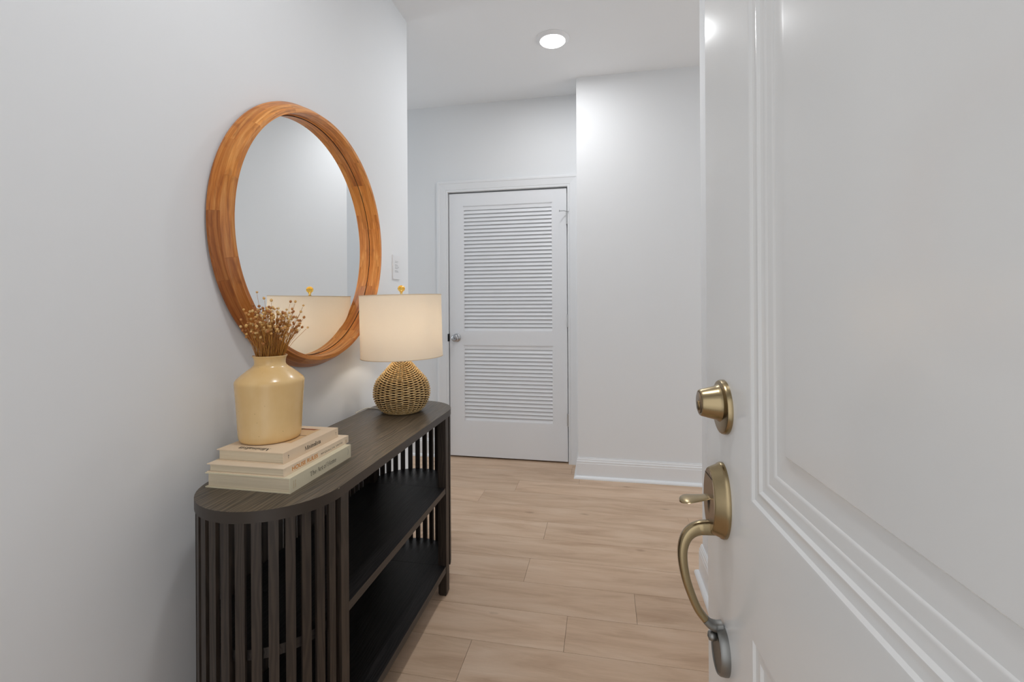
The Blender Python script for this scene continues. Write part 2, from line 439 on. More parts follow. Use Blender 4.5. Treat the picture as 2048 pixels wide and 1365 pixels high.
MB().box(lx1, d1, yf, yb, dz0, dz1).build('stile', M_cdoor, closet, bevel=0.0012, seg=1)
for z0, z1 in ((dz0, L0), (L1, U0), (U1, dz1)):
    MB().box(lx0, lx1, yf, yb, z0, z1).build('rail', M_cdoor, closet, bevel=0.0008, seg=1)
def sticking(z0, z1):   # thin bead round each louver opening
    b = MB(); e = 0.004
    b.box(lx0, lx0 + e, yf + 0.002, yb - 0.002, z0, z1); b.box(lx1 - e, lx1, yf + 0.002, yb - 0.002, z0, z1)
    b.box(lx0, lx1, yf + 0.002, yb - 0.002, z0, z0 + e); b.box(lx0, lx1, yf + 0.002, yb - 0.002, z1 - e, z1)
    b.build('sticking_bead', M_cdoor, closet)
sticking(U0, U1); sticking(L0, L1)
def slat_mesh(z):
    b = MB(); x0, x1 = lx0 + 0.003, lx1 - 0.003; T = 0.006
    # section in (y, z): front edge low, back edge high
    q = [(yf + 0.0030, z + 0.0008), (yf + 0.0075, z - 0.0005), (yf + 0.0215, z + 0.0300), (yf + 0.0180, z + 0.0330), (yf + 0.0032, z + 0.0028)]
    n = len(q); v = [(x0, a, c) for a, c in q] + [(x1, a, c) for a, c in q]
    f = [tuple(range(n)), tuple(range(2 * n - 1, n - 1, -1))] + [(i, (i + 1) % n, n + (i + 1) % n, n + i) for i in range(n)]
    b.add(v, f); return b
first = None
for z0, z1, cnt in ((U0, U1, 33), (L0, L1, 20)):
    st = (z1 - z0 - 0.006) / cnt
    for k in range(cnt):
        z = z0 + 0.003 + st * k
        if z + 0.034 > z1: 
            b = MB(); b.box(lx0 + 0.003, lx1 - 0.003, yf + 0.006, yf + 0.012, z, z1 - 0.002); b.build('louver_slat', M_cdoor, closet)
            continue
        if first is None: first = slat_mesh(z).build('louver_slat', M_cdoor, closet); fz = z
        else: part('louver_slat', first, closet, (0, 0, z - fz))
MB().box(lx0, lx1, yb - 0.004, yb - 0.002, L0, U1).build('door_back_shadow_board', M_cdoor, closet)
# knob on the latch side
kx, kz = -1.119, 0.931
ay = lambda cx, cz, y0: (lambda a, b_, h: (cx + a, y0 - h, cz + b_))
kn = MB().lathe([(0.033, 0), (0.033, 0.004), (0.029, 0.008), (0.013, 0.010), (0.011, 0.028), (0.015, 0.032), (0.026, 0.040), (0.0285, 0.050), (0.026, 0.058), (0.018, 0.062), (0.0, 0.0625)], n=32, axis=ay(kx, kz, yf)).build('door_knob', M_nickel, closet, smooth=50)
kn['label'] = 'round satin nickel knob'
MB().box(kx - 0.0015, kx + 0.0015, yf - 0.0645, yf - 0.062, kz - 0.006, kz + 0.006).build('keyhole', M_black, kn)
MB().box(-1.188, -1.1795, YD - 0.0135, YD + 0.03, kz - 0.028, kz + 0.03).build('strike_plate', M_black, closet)
for i, hz in enumerate((1.828, 1.064, 0.326)):
    b = MB()
    b.lathe([(0.0062, hz - 0.045), (0.0062, hz + 0.045)], -0.2585, YD - 0.006, 12)
    for q in (-0.045, 0.045): b.lathe([(0.004, hz + q - 0.003), (0.0075, hz + q), (0.004, hz + q + 0.003)], -0.2585, YD - 0.006, 12)
    b.box(-0.2665, -0.2505, YD - 0.002, YD + 0.005, hz - 0.044, hz + 0.044)
    hn = b.build('hinge', M_steel, closet, smooth=40)
    if i == 0:
        b = MB(); b.tube([(-0.2585, YD - 0.012, hz + 0.047), (-0.28, YD - 0.028, hz + 0.05), (-0.305, YD - 0.05, hz + 0.045)], 0.003, 8)
        b.lathe([(0.0, 0), (0.008, 0.001), (0.008, 0.009), (0.0, 0.010)], n=16, axis=lambda a, b_, h: (-0.307 - h * 0.55, YD - 0.052 - h * 0.8, 1.8725 + b_ * 0.8 + a * 0.2))
        b.tube([(-0.2585, YD - 0.012, hz + 0.047), (-0.245, YD - 0.024, hz + 0.045)], 0.003, 8)
        b.build('hinge_pin_door_stop', M_steel, hn, smooth=40)

# ------------------------------------------------------------------ entry door (door_2), swung open on the right
U = Vector((-0.0637, 0.998, 0)).normalized(); N = Vector((U.y, -U.x, 0)); PERP, ES = 0.215, 0.789
def D(bk, z, d=0.0):   # back from the leading edge, height, out from the exterior face
    q = U * (ES - bk) + N * (PERP - d); return (q.x, q.y, z)
W_, ZT, ZB, TH = 0.914, 2.040, 0.012, 0.0445
door = empty('door_2', D(W_, 0, -0.02)); tag(door, 'glossy white panelled entry door standing open beside the camera', 'door', kind='structure')
PROF = [(0, 0), (0.003, -0.0008), (0.0062, -0.0034), (0.0085, -0.0040), (0.015, -0.0038), (0.0175, -0.0030), (0.0195, -0.0032), (0.0228, -0.0060), (0.025, -0.0066), (0.0325, -0.0062), (0.0345, -0.0066), (0.0365, -0.0080), (0.0395, -0.0082), (0.0485, -0.0080), (0.0505, -0.0086), (0.0525, -0.0100), (0.056, -0.0104), (0.079, -0.0078), (0.0822, -0.0074), (0.0845, -0.0050), (0.088, -0.0046)]
def door_slab():
    mb = MB()
    bs = [0, 0.183, W_ - 0.183, W_]; zs = [ZB, 0.21, 0.789, 0.953, 1.905, ZT]
    quad = lambda a, b_, c, d: mb.add([a, b_, c, d], [(0, 1, 2, 3)])
    for i in range(3):
        for j in range(5):
            if i == 1 and j in (1, 3):
                x0, x1, z0, z1 = bs[i], bs[i + 1], zs[j], zs[j + 1]; prev = None
                pr = PROF if j == 3 else PROF
                for a, dd in pr:
                    ring = [D(x0 + a, z0 + a, dd), D(x1 - a, z0 + a, dd), D(x1 - a, z1 - a, dd), D(x0 + a, z1 - a, dd)]
                    if prev:
                        for k in range(4): quad(prev[k], prev[(k + 1) % 4], ring[(k + 1) % 4], ring[k])
                    prev = ring
                quad(*prev)
            else: quad(D(bs[i], zs[j]), D(bs[i + 1], zs[j]), D(bs[i + 1], zs[j + 1]), D(bs[i], zs[j + 1]))
    quad(D(0, ZB, -TH), D(W_, ZB, -TH), D(W_, ZT, -TH), D(0, ZT, -TH))
    for i in range(3):
        quad(D(bs[i], ZB), D(bs[i + 1], ZB), D(bs[i + 1], ZB, -TH), D(bs[i], ZB, -TH)); quad(D(bs[i], ZT), D(bs[i + 1], ZT), D(bs[i + 1], ZT, -TH), D(bs[i], ZT, -TH))
    for j in range(5):
        quad(D(0, zs[j]), D(0, zs[j + 1]), D(0, zs[j + 1], -TH), D(0, zs[j], -TH)); quad(D(W_, zs[j]), D(W_, zs[j + 1]), D(W_, zs[j + 1], -TH), D(W_, zs[j], -TH))
    return mb
slab = door_slab().build('door_panel', M_fdoor, door, smooth=24, weld=1e-5)
for hz in (0.25, 1.05, 1.8):
    b = MB(); b.lathe([(0.007, hz - 0.05), (0.007, hz + 0.05)], *D(W_ + 0.006, 0, -TH - 0.004)[:2], 12); b.build('hinge', M_nickel, door, smooth=40)
AX = lambda b0, z0: (lambda a, b_, h: D(b0 + a, z0 + b_, h))
db = MB().lathe([(0.0385, 0), (0.0385, 0.004), (0.0372, 0.0065), (0.0355, 0.007), (0.0, 0.007)], n=56, axis=AX(0.087, 1.049)).build('deadbolt', M_brass, door, smooth=35)
db['label'] = 'aged brass deadbolt above the handle'
MB().lathe([(0.0265, 0.007), (0.0250, 0.0095), (0.0240, 0.012), (0.0192, 0.031), (0.0180, 0.033), (0.0165, 0.0332), (0.0160, 0.0325), (0.0, 0.0325)], n=48, axis=AX(0.0815, 1.0535)).build('lock_housing', M_brass, db, smooth=35)
MB().lathe([(0.0154, 0.0325), (0.0154, 0.0338), (0.0148, 0.0342), (0.0, 0.0342)], n=40, axis=AX(0.0815, 1.0535)).build('lock_face', M_brassd, db, smooth=35)
kb = MB().lathe([(0.0075, 0.0342), (0.0075, 0.0352), (0.0065, 0.0358), (0, 0.0358)], n=28, axis=AX(0.0815, 1.0495)).build('key_plug', M_brass, db, smooth=35)
b = MB(); v = [D(0.0815 + a, 1.0495 + z, 0.0361) for a, z in ((-0.0012, -0.0052), (0.0012, -0.0052), (0.0007, 0), (0.0012, 0.005), (-0.0012, 0.005), (-0.0007, 0))]
b.add(v, [tuple(range(6))]); b.build('keyhole', M_black, db)
# escutcheon: bevelled oval
def oval(a, b_, n=56): return [(a * math.cos(2 * PI * k / n), b_ * math.sin(2 * PI * k / n)) for k in range(n)]
def oval_loft(rings, b0, z0, cap=True):
    mb = MB(); n = 56; v = []; f = []
    for (a, c, d) in rings: v += [D(b0 + p, z0 + q, d) for p, q in oval(a, c, n)]
    for i in range(len(rings) - 1):
        for k in range(n): k2 = (k + 1) % n; f.append((i * n + k, i * n + k2, (i + 1) * n + k2, (i + 1) * n + k))
    f.append(tuple(range(n)));  f.append(tuple((len(rings) - 1) * n + k for k in range(n)))
    return mb.add(v, f)
es = oval_loft([(0.036, 0.0545, 0), (0.0362, 0.0548, 0.003), (0.0352, 0.0538, 0.006), (0.034, 0.052, 0.0075), (0.0295, 0.0475, 0.0185), (0.0282, 0.046, 0.0200), (0.0272, 0.0450, 0.0200)], 0.080, 0.912).build('handle_escutcheon', M_brass, door, smooth=32)
oval_loft([(0.0268, 0.0446, 0.0195), (0.0266, 0.0444, 0.0204)], 0.080, 0.912).build('escutcheon_face', M_brassd, es, smooth=32)
# thumb latch: a paddle that widens to a rounded tip
b = MB(); n = 18; v = []; f = []
path = [(0.010, 0.9175, 0.0095), (0.020, 0.9170, 0.0100), (0.030, 0.9150, 0.0118), (0.040, 0.9138, 0.0145), (0.048, 0.9130, 0.0165), (0.053, 0.9120, 0.0162), (0.0575, 0.9105, 0.0130), (0.0602, 0.9090, 0.0080), (0.0612, 0.9082, 0.001)]
for d, z, w in path:
    for k in range(n):
        a = 2 * PI * k / n; v.append(D(0.080 + w * math.cos(a), z + 0.0015 * math.sin(a) - 3.0 * (w * math.cos(a)) ** 2, d))
for i in range(len(path) - 1):
    for k in range(n): k2 = (k + 1) % n; f.append((i * n + k, i * n + k2, (i + 1) * n + k2, (i + 1) * n + k))
f.append(tuple(range(n))); f.append(tuple((len(path) - 1) * n + k for k in range(n)))
b.add(v, f); b.build('thumb_latch', M_brass, es, smooth=50)
b = MB(); b.add([D(0.080 - 0.004, 0.912, 0.0212), D(0.080 + 0.004, 0.912, 0.0212), D(0.080, 0.893, 0.0212)], [(0, 1, 2)]); b.build('latch_slot', M_black, es)
b = MB(); b.box(0, 0, 0, 0, 0, 0); b = MB()
vv = [D(0.080 + a, 0.9475 + z, 0.0207) for a, z in ((-0.018, -0.0006), (0.018, -0.0006), (0.018, 0.0006), (-0.018, 0.0006))]
b.add(vv, [(0, 1, 2, 3)]); b.build('cover_seam', M_black, es)
# grip: rounded-rectangle section swept down the curve
def spline(P, n):
    P = [Vector(p) for p in P]; out = []
    for i in range(len(P) - 1):
        p0, p1, p2, p3 = P[max(i - 1, 0)], P[i], P[i + 1], P[min(i + 2, len(P) - 1)]
        for k in range(n):
            t = k / n
            out.append(0.5 * ((2 * p1) + (-p0 + p2) * t + (2 * p0 - 5 * p1 + 4 * p2 - p3) * t * t + (-p0 + 3 * p1 - 3 * p2 + p3) * t ** 3))
    out.append(P[-1]); return out
G = [(0.008, 0.8725, 0.0215), (0.020, 0.8718, 0.0205), (0.033, 0.8705, 0.0190), (0.044, 0.8655, 0.0172), (0.0525, 0.8555, 0.0150), (0.0572, 0.8400, 0.0135), (0.0572, 0.8200, 0.0128), (0.0530, 0.7960, 0.0122), (0.0460, 0.7740, 0.0118), (0.0370, 0.7530, 0.0112), (0.0270, 0.7390, 0.0105)]
G2 = [(0.0270, 0.7390, 0.0105), (0.0200, 0.7320, 0.0110), (0.0120, 0.7290, 0.0130), (0.003, 0.7290, 0.0150)]
def sweep_grip(P, name, m, par):
    pts = spline([(p[0], p[1], p[2]) for p in P], 6); n = 20; v = []; f = []
    for i, p in enumerate(pts):
        a, c = pts[max(i - 1, 0)], pts[min(i + 1, len(pts) - 1)]
        t = Vector((c.x - a.x, c.y - a.y)).normalized(); nd = Vector((-t.y, t.x))
        th = p.z / 2; wd = 0.0085 if i < 12 else 0.0078
        for k in range(n):
            q = 2 * PI * k / n; e = 0.62
            ca = math.copysign(abs(math.cos(q)) ** e, math.cos(q)); sa = math.copysign(abs(math.sin(q)) ** e, math.sin(q))
            v.append(D(0.080 + wd * ca, p.y + nd.y * th * sa, p.x + nd.x * th * sa))
    m_ = len(pts)
    for i in range(m_ - 1):
        for k in range(n): k2 = (k + 1) % n; f.append((i * n + k, i * n + k2, (i + 1) * n + k2, (i + 1) * n + k))
    f.append(tuple(range(n))); f.append(tuple((m_ - 1) * n + k for k in range(n)))
    return MB().add(v, f).build(name, m, par, smooth=45)
gr = sweep_grip(G, 'grip_handle', M_brass, door); gr['label'] = 'curved aged brass pull grip'
lo = oval_loft([(0.0270, 0.0335, 0), (0.0272, 0.0338, 0.004), (0.0262, 0.0328, 0.010), (0.0245, 0.0308, 0.0125), (0.0225, 0.0288, 0.0110), (0.0, 0.0, 0.0105)], 0.083, 0.6965).build('lower_handle_rose', M_pewter, door, smooth=35)
lo['label'] = 'grey pewter lower rose of the handle'
sweep_grip(G2, 'grip_foot', M_pewter, lo)
MB().lathe([(0.0, 0.010), (0.006, 0.012), (0.0072, 0.017), (0.0058, 0.0215), (0.0, 0.0235)], n=24, axis=AX(0.080, 0.7145)).build('grip_screw_boss', M_pewter, lo, smooth=60)

# ------------------------------------------------------------------ downlight, wall plate
def downlight(x, y, name, label, r=0.074, s=None):
    t = empty(name, (x, y, CZ)); tag(t, label, 'light')
    MB().lathe([(r + 0.024, CZ - 0.0002), (r + 0.023, CZ - 0.003), (r + 0.017, CZ - 0.0055), (r + 0.003, CZ - 0.0125), (r, CZ - 0.014), (r - 0.002, CZ - 0.012)], x, y, 56).build('trim_ring', M_plate, t, smooth=35)
    MB().lathe([(r, CZ - 0.0125), (r - 0.002, CZ - 0.0155), (r - 0.02, CZ - 0.0165), (0.0, CZ - 0.0168)], x, y, 56).build('light_lens', M_lens, t, smooth=50)
    l = bpy.data.lights.new(name + '_glow', 'AREA'); l.shape = 'DISK'; l.size = 0.14; l.energy = s or 6; l.color = (0.965, 0.98, 1.0)
    o = bpy.data.objects.new(name + '_glow', l); C.objects.link(o); o.parent = t; o.location = (0, 0, -0.02)
    return t
downlight(-0.280, 2.722, 'ceiling_downlight', 'round white recessed ceiling light shining in the hall', s=6.2)
downlight(-0.290, 0.90, 'ceiling_downlight', 'round recessed ceiling light over the entry, out of view', s=6.6)

px = XW + 0.0
pl = MB().box(XW, XW + 0.006, 2.197, 2.280, 1.325, 1.447).build('wall_plate', M_plate, bevel=0.002)
tag(pl, 'small white plate with faint grey marks on the left wall above the lamp', 'wall plate')
b = MB()
for i, z in enumerate((1.415, 1.409, 1.398, 1.392, 1.385, 1.379, 1.367, 1.361)):
    y = 2.216 + rnd.uniform(0, 0.004)
    while y < 2.256 + rnd.uniform(-0.008, 0.006):
        w = rnd.uniform(0.003, 0.008); dz = rnd.uniform(-0.0014, 0.0014)
        b.add([(XW + 0.0063, y, z + dz), (XW + 0.0063, y + w, z - dz), (XW + 0.0063, y + w, z - dz + 0.0016), (XW + 0.0063, y, z + dz + 0.0016)], [(0, 1, 2, 3)])
        y += w + 0.0018
b.build('plate_marks', M_signink, pl)

# ------------------------------------------------------------------ console table
FX, RC = -0.634, 0.176
BX = FX - 2 * RC; CX = FX - RC
Y0, Y1 = 1.045, 1.855
TZ1, TZ0 = 0.7525, 0.7265
con = empty('console_table', (CX, 1.45, 0)); tag(con, 'dark brown wooden console table with slatted round ends and open shelves', 'console table')
def stadium(r, x0=None, n=28):
    p = []
    for k in range(n + 1):
        a = PI * k / n; p.append((CX + r * math.cos(a), Y1 + r * math.sin(a)))
    for k in range(n + 1):
        a = PI + PI * k / n; p.append((CX + r * math.cos(a), Y0 + r * math.sin(a)))
    return p
tt = MB().prism(stadium(RC), TZ0, TZ1).build('table_top', M_top, con, bevel=0.0012, seg=2)
tt.data.materials.append(M_edge)
for p in tt.data.polygons: p.material_index = 0 if p.normal.z > 0.9 else 1
for (xa, xb) in ((FX - 0.035, FX - 0.0005), (BX + 0.0005, BX + 0.035)):
    for (ya, yb_) in ((Y0 - 0.002, Y0 + 0.033), (Y1 - 0.037, Y1 - 0.002)):
        b = MB()
        e = 0.004
        v = [(x, y, z) for z, i in ((0.0, e), (0.010, 0), (TZ0, 0)) for x, y in ((xa + i, ya + i), (xb - i, ya + i), (xb - i, yb_ - i), (xa + i, yb_ - i))]
        f = [(0, 1, 2, 3), (8, 9, 10, 11)] + [(4 * j + k, 4 * j + (k + 1) % 4, 4 * j + 4 + (k + 1) % 4, 4 * j + 4 + k) for j in (0, 1) for k in range(4)]
        b.add(v, f); b.build('leg', M_slat, con, bevel=0.001, seg=1)
rs = 0.1625
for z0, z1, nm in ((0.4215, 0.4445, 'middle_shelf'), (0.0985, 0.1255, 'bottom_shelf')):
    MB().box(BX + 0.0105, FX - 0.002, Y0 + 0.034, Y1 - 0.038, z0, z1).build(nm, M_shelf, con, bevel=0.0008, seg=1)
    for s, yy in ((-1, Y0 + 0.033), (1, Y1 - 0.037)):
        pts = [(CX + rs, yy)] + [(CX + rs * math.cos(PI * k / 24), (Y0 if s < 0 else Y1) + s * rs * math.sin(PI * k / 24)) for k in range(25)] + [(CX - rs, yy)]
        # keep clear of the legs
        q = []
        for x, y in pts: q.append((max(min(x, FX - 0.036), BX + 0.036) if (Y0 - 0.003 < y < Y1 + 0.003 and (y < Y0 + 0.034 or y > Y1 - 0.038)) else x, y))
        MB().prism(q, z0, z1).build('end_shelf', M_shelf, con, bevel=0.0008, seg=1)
sw, sd = 0.0205, 0.0095
for s, yc in ((-1, Y0), (1, Y1)):
    for k in range(1, 16):
        a = R(11.25 * k - 0.8); ro, ri = 0.1735, 0.1735 - sd
        da = sw / 2
        ca, sa = math.cos(a), math.sin(a) * s
        poly = [(CX + ca * r_ - sa * t_, yc + sa * r_ + ca * t_) for r_, t_ in ((ro, -da), (ro, da), (ri, da * 0.92), (ri, -da * 0.92))]
        MB().prism(poly, 0.0990, TZ0).build('slat', M_slat, con, bevel=0.0012, seg=1)
for k in range(-3, 19):
    yc_ = 1.2076 + 0.0328 * k
    MB().box(BX + 0.001, BX + 0.0070, yc_ - sw / 2, yc_ + sw / 2, 0.0990, TZ0).build('slat', M_slat, con, bevel=0.0012, seg=1)
b = MB(); b.add([(FX + 0.0004, 1.030, 0.7500), (FX + 0.0004, 1.037, 0.7504), (FX + 0.0001, 1.034, 0.7519)], [(0, 1, 2)])
b.build('paint_chip', M_pages, con)

# ------------------------------------------------------------------ books
def book(name, label, x0, x1, y0, y1, z0, z1, mc, th=0.0022, over=0.003, rnd_sp=0.0):
    """spine on the +x side, page block showing at the other three sides"""
    t = empty(name, ((x0 + x1) / 2, (y0 + y1) / 2, z0)); tag(t, label, 'book', 'books stacked under the yellow vase')
    b = MB(); b.box(x0, x1, y0, y1, z0, z0 + th); b.build('back_cover', mc, t, bevel=0.0006, seg=2)
    b = MB(); b.box(x0, x1, y0, y1, z1 - th, z1); b.build('front_cover', mc, t, bevel=0.0006, seg=2)
    b = MB(); b.box(x1 - th, x1, y0, y1, z0 + th, z1 - th); b.build('spine', mc, t)
    b = MB(); b.box(x0 + over + 0.002, x1 - th - 0.001, y0 + over, y1 - over, z0 + th, z1 - th); b.build('page_block', M_pages, t)
    return t
B1 = book('book', 'cream book with a black serif title, topmost of the stack under the vase', -0.9537, -0.7645, 1.0063, 1.244, 0.8098, 0.8371, M_cover1, 0.0016, 0.0035)
B2 = book('book', 'cream book with an orange capital title, middle of the stack', -0.9575, -0.7438, 0.9805, 1.2655, 0.7891, 0.8097, M_cover2, 0.0018, 0.004)
B3 = book('book', 'pale ivory book with a thin black title, lowest of the stack', -0.9590, -0.7257, 0.9770, 1.2470, 0.7526, 0.7890, M_cover3, 0.0024, 0.004)

# lettering --------------------------------------------------------------
SER = {  # stroke glyphs in a box: strokes (points, thickness); x-height .48, cap .72; width last
 'M': ([([(.06, 0), (.06, .72)], .03), ([(.08, .72), (.36, .04)], .10), ([(.36, .04), (.62, .72)], .03), ([(.66, 0), (.66, .72)], .10), ([(0, .0), (.13, .0)], .03), ([(.57, .0), (.76, .0)], .03), ([(0, .72), (.12, .72)], .03), ([(.62, .72), (.76, .72)], .03)], .80),
 'i': ([([(.09, 0), (.09, .46)], .09), ([(.01, 0), (.17, 0)], .03), ([(.02, .45), (.1, .46)], .03), ([(.09, .60), (.09, .68)], .09)], .22),
 'n': ([([(.09, 0), (.09, .46)], .09), ([(.11, .36), (.20, .46), (.30, .46), (.36, .36), (.36, 0)], .07), ([(.01, 0), (.17, 0)], .03), ([(.28, 0), (.44, 0)], .03), ([(.01, .45), (.1, .46)], .03)], .48),
 'm': ([([(.09, 0), (.09, .46)], .09), ([(.11, .38), (.19, .46), (.27, .46), (.33, .36), (.33, 0)], .08), ([(.35, .38), (.43, .46), (.51, .46), (.57, .36), (.57, 0)], .08), ([(.01, 0), (.17, 0)], .03), ([(.26, 0), (.40, 0)], .03), ([(.50, 0), (.65, 0)], .03), ([(.01, .45), (.1, .46)], .03)], .69),
 'a': ([([(.05, .37), (.12, .46), (.24, .46), (.30, .38), (.30, .08), (.36, .0)], .08), ([(.29, .26), (.12, .24), (.04, .14), (.10, .01), (.20, .01), (.29, .10)], .06)], .40),
 'l': ([([(.09, 0), (.09, .76)], .09), ([(.01, 0), (.17, 0)], .03), ([(.01, .75), (.1, .76)], .03)], .21),
 's': ([([(.30, .36), (.24, .46), (.12, .46), (.06, .37), (.14, .28), (.25, .20), (.31, .10), (.22, .01), (.11, .01), (.04, .11)], .06)], .37),
 't': ([([(.12, .62), (.12, .08), (.19, .01), (.27, .06)], .08), ([(.02, .45), (.26, .45)], .03)], .29),
 'T': ([([(.29, 0), (.29, .72)], .10), ([(.02, .70), (.56, .70)], .035), ([(.03, .70), (.02, .56)], .03), ([(.55, .70), (.56, .56)], .03), ([(.18, 0), (.40, 0)], .03)], .60),
 'h': ([([(.09, 0), (.09, .76)], .09), ([(.11, .36), (.20, .46), (.30, .46), (.36, .36), (.36, 0)], .07), ([(.01, 0), (.17, 0)], .03), ([(.28, 0), (.44, 0)], .03)], .48),
 'e': ([([(.05, .26), (.34, .26), (.32, .40), (.21, .47), (.09, .40), (.05, .24), (.09, .07), (.21, .0), (.35, .09)], .055)], .41),
 'A': ([([(.04, 0), (.30, .72)], .03), ([(.30, .72), (.56, 0)], .10), ([(.12, .26), (.46, .26)], .03), ([(0, 0), (.12, 0)], .03), ([(.46, 0), (.64, 0)], .03)], .66),
 'r': ([([(.09, 0), (.09, .46)], .09), ([(.11, .34), (.20, .46), (.30, .44)], .06), ([(.01, 0), (.19, 0)], .03)], .34),
 'o': ([([(.22, .0), (.09, .06), (.05, .23), (.09, .40), (.22, .46), (.35, .40), (.39, .23), (.35, .06), (.22, .0)], .065)], .45),
 'f': ([([(.30, .72), (.22, .76), (.14, .66), (.10, .0)], .05), ([(.02, .45), (.24, .45)], .03)], .27),
 'H': ([([(.12, 0), (.12, .72)], .09), ([(.56, 0), (.56, .72)], .09), ([(.12, .37), (.56, .37)], .03), ([(.03, 0), (.21, 0)], .03), ([(.47, 0), (.65, 0)], .03), ([(.03, .72), (.21, .72)], .03), ([(.47, .72), (.65, .72)], .03)], .68),
 ' ': ([], .20), 'B': ([([(.1, 0), (.1, .72)], .09)], .4),
}
def serif_text(s, org, ex, ey, nrm, width, cap, name, m, parent, bold=1.0):
    org, ex, ey, nrm = map(Vector, (org, ex, ey, nrm))
    tot = sum(SER[c][1] for c in s); sx = width / tot; sy = cap / 0.72
    mb = MB(); x = 0; k = 0
    for c in s:
        for pts, th in SER[c][0]:
            P = [Vector(((x + p[0]) * sx, p[1] * sy)) for p in pts]; th_ = th * sx * bold
            for a, b_ in zip(P[:-1], P[1:]):
                d = (b_ - a).normalized(); q = Vector((-d.y, d.x)) * th_ / 2; e = d * th_ * 0.25
                k += 1; off = 0.0003 + 0.000002 * (k % 7)
                mb.add([org + ex * w.x + ey * w.y + nrm * off for w in (a - q - e, b_ - q + e, b_ + q + e, a + q - e)], [(0, 1, 2, 3)])
        x += SER[c][1]
    return mb.build(name, m, parent, fixn=False)
def sans_text(s, org, ex, ey, nrm, width, cap, name, m, parent, bold=0.0, space=1.0):
    cu = bpy.data.curves.new(name, 'FONT'); cu.body = s; cu.size = 1; cu.offset = bold; cu.space_character = space
    tmp = bpy.data.objects.new(name, cu); C.objects.link(tmp); bpy.context.view_layer.update()
    me = bpy.data.meshes.new_from_object(tmp.evaluated_get(bpy.context.evaluated_depsgraph_get()))
    bpy.data.objects.remove(tmp)
    xs = [v.co.x for v in me.vertices]; ys = [v.co.y for v in me.vertices]
    x0, x1, y0, y1 = min(xs), max(xs), min(ys), max(ys)
    org, ex, ey, nrm = map(Vector, (org, ex, ey, nrm)); mb = MB()
    vs_ = [org + ex * ((v.co.x - x0) / (x1 - x0) * width) + ey * ((v.co.y - y0) / (y1 - y0) * cap) + nrm * 0.0003 for v in me.vertices]
    mb.add(vs_, [tuple(p.vertices) for p in me.polygons]); bpy.data.meshes.remove(me)
    return mb.build(name, m, parent, fixn=False)
Yv, Zv, Xv = (0, 1, 0), (0, 0, 1), (1, 0, 0)
serif_text('Minimalista', (-0.7645, 1.089, 0.8183), Yv, Zv, Xv, 0.069, 0.0098, 'spine_title', M_ink, B1, 1.15)
serif_text('Minimalista', (-0.820, 1.034, 0.8371), (-1, 0, 0), (0, -1, 0), Zv, 0.088, 0.016, 'cover_title', M_ink, B1, 1.25)
def quadp(mb, y0, y1, z0, z1, x): mb.add([(x, y0, z0), (x, y1, z0), (x, y1, z1), (x, y0, z1)], [(0, 1, 2, 3)])
for y, z in ((1.0245, 0.8262), (1.2325, 0.8255)):   # small publisher marks at both ends of the spine
    b = MB()
    quadp(b, y - 0.0004, y + 0.0004, z - 0.0035, z + 0.0015, -0.7642)
    for k in range(8):
        a = 2 * PI * k / 8; a2 = a + PI / 4
        b.add([(-0.7642, y + 0.0017 * math.cos(a), z + 0.0017 * math.sin(a)), (-0.7642, y + 0.0017 * math.cos(a2), z + 0.0017 * math.sin(a2)), (-0.7642, y + 0.0009 * math.cos(a2), z + 0.0009 * math.sin(a2)), (-0.7642, y + 0.0009 * math.cos(a), z + 0.0009 * math.sin(a))], [(0, 1, 2, 3)])
    quadp(b, y - 0.0016, y + 0.0016, z - 0.0062, z - 0.0052, -0.7642)
    b.build('spine_mark', M_greyink, B1)
# cover photograph (warm, mostly under the vase) and a short printed line
zt = 0.8371
b = MB(); b.add([(-0.925, 1.085, zt + 0.0002), (-0.802, 1.085, zt + 0.0002), (-0.802, 1.218, zt + 0.0002), (-0.925, 1.218, zt + 0.0002)], [(0, 1, 2, 3)]); 
ph = b.build('cover_picture', M_photo2, B1, fixn=False)
b = MB(); b.add([(-0.925, 1.208, zt + 0.0004), (-0.855, 1.206, zt + 0.0004), (-0.85, 1.218, zt + 0.0004), (-0.925, 1.218, zt + 0.0004)], [(0, 1, 2, 3)]); b.build('picture_dark_shape', M_photo3, ph, fixn=False)  # brown printed shape at the edge of the cover picture
b = MB(); b.add([(-0.853, 1.207, zt + 0.0004), (-0.815, 1.205, zt + 0.0004), (-0.81, 1.218, zt + 0.0004), (-0.853, 1.218, zt + 0.0004)], [(0, 1, 2, 3)]); b.build('picture_shape', M_photo1, ph, fixn=False)
MB().add([(-0.825, 1.1495, zt + 0.0003), (-0.804, 1.1505, zt + 0.0003), (-0.804, 1.1535, zt + 0.0003), (-0.825, 1.1525, zt + 0.0003)], [(0, 1, 2, 3)]).build('cover_line', M_ink, B1, fixn=False)
sans_text('HOUSE RULES', (-0.7438, 1.0100, 0.7942), Yv, Zv, Xv, 0.1035, 0.0104, 'spine_title', M_orange, B2, 0.012)
sans_text('MYQUILLYN SMITH', (-0.7438, 1.1280, 0.7943), Yv, Zv, Xv, 0.1030, 0.0056, 'spine_author', M_ink, B2, 0.0, 1.2)
b = MB()
quadp(b, 1.249, 1.254, 0.7925, 0.7935, -0.7435); quadp(b, 1.249, 1.250, 0.7935, 0.7985, -0.7435); quadp(b, 1.253, 1.254, 0.7935, 0.7985, -0.7435)
b.add([(-0.7435, 1.248, 0.7985), (-0.7435, 1.255, 0.7985), (-0.7435, 1.2515, 0.8012)], [(0, 1, 2)]); b.build('spine_mark', M_tanink, B2)
serif_text('The Art of Home', (-0.7257, 1.053, 0.7660), Yv, Zv, Xv, 0.1175, 0.0112, 'spine_title', M_greyink, B3, 0.95)
b = MB()
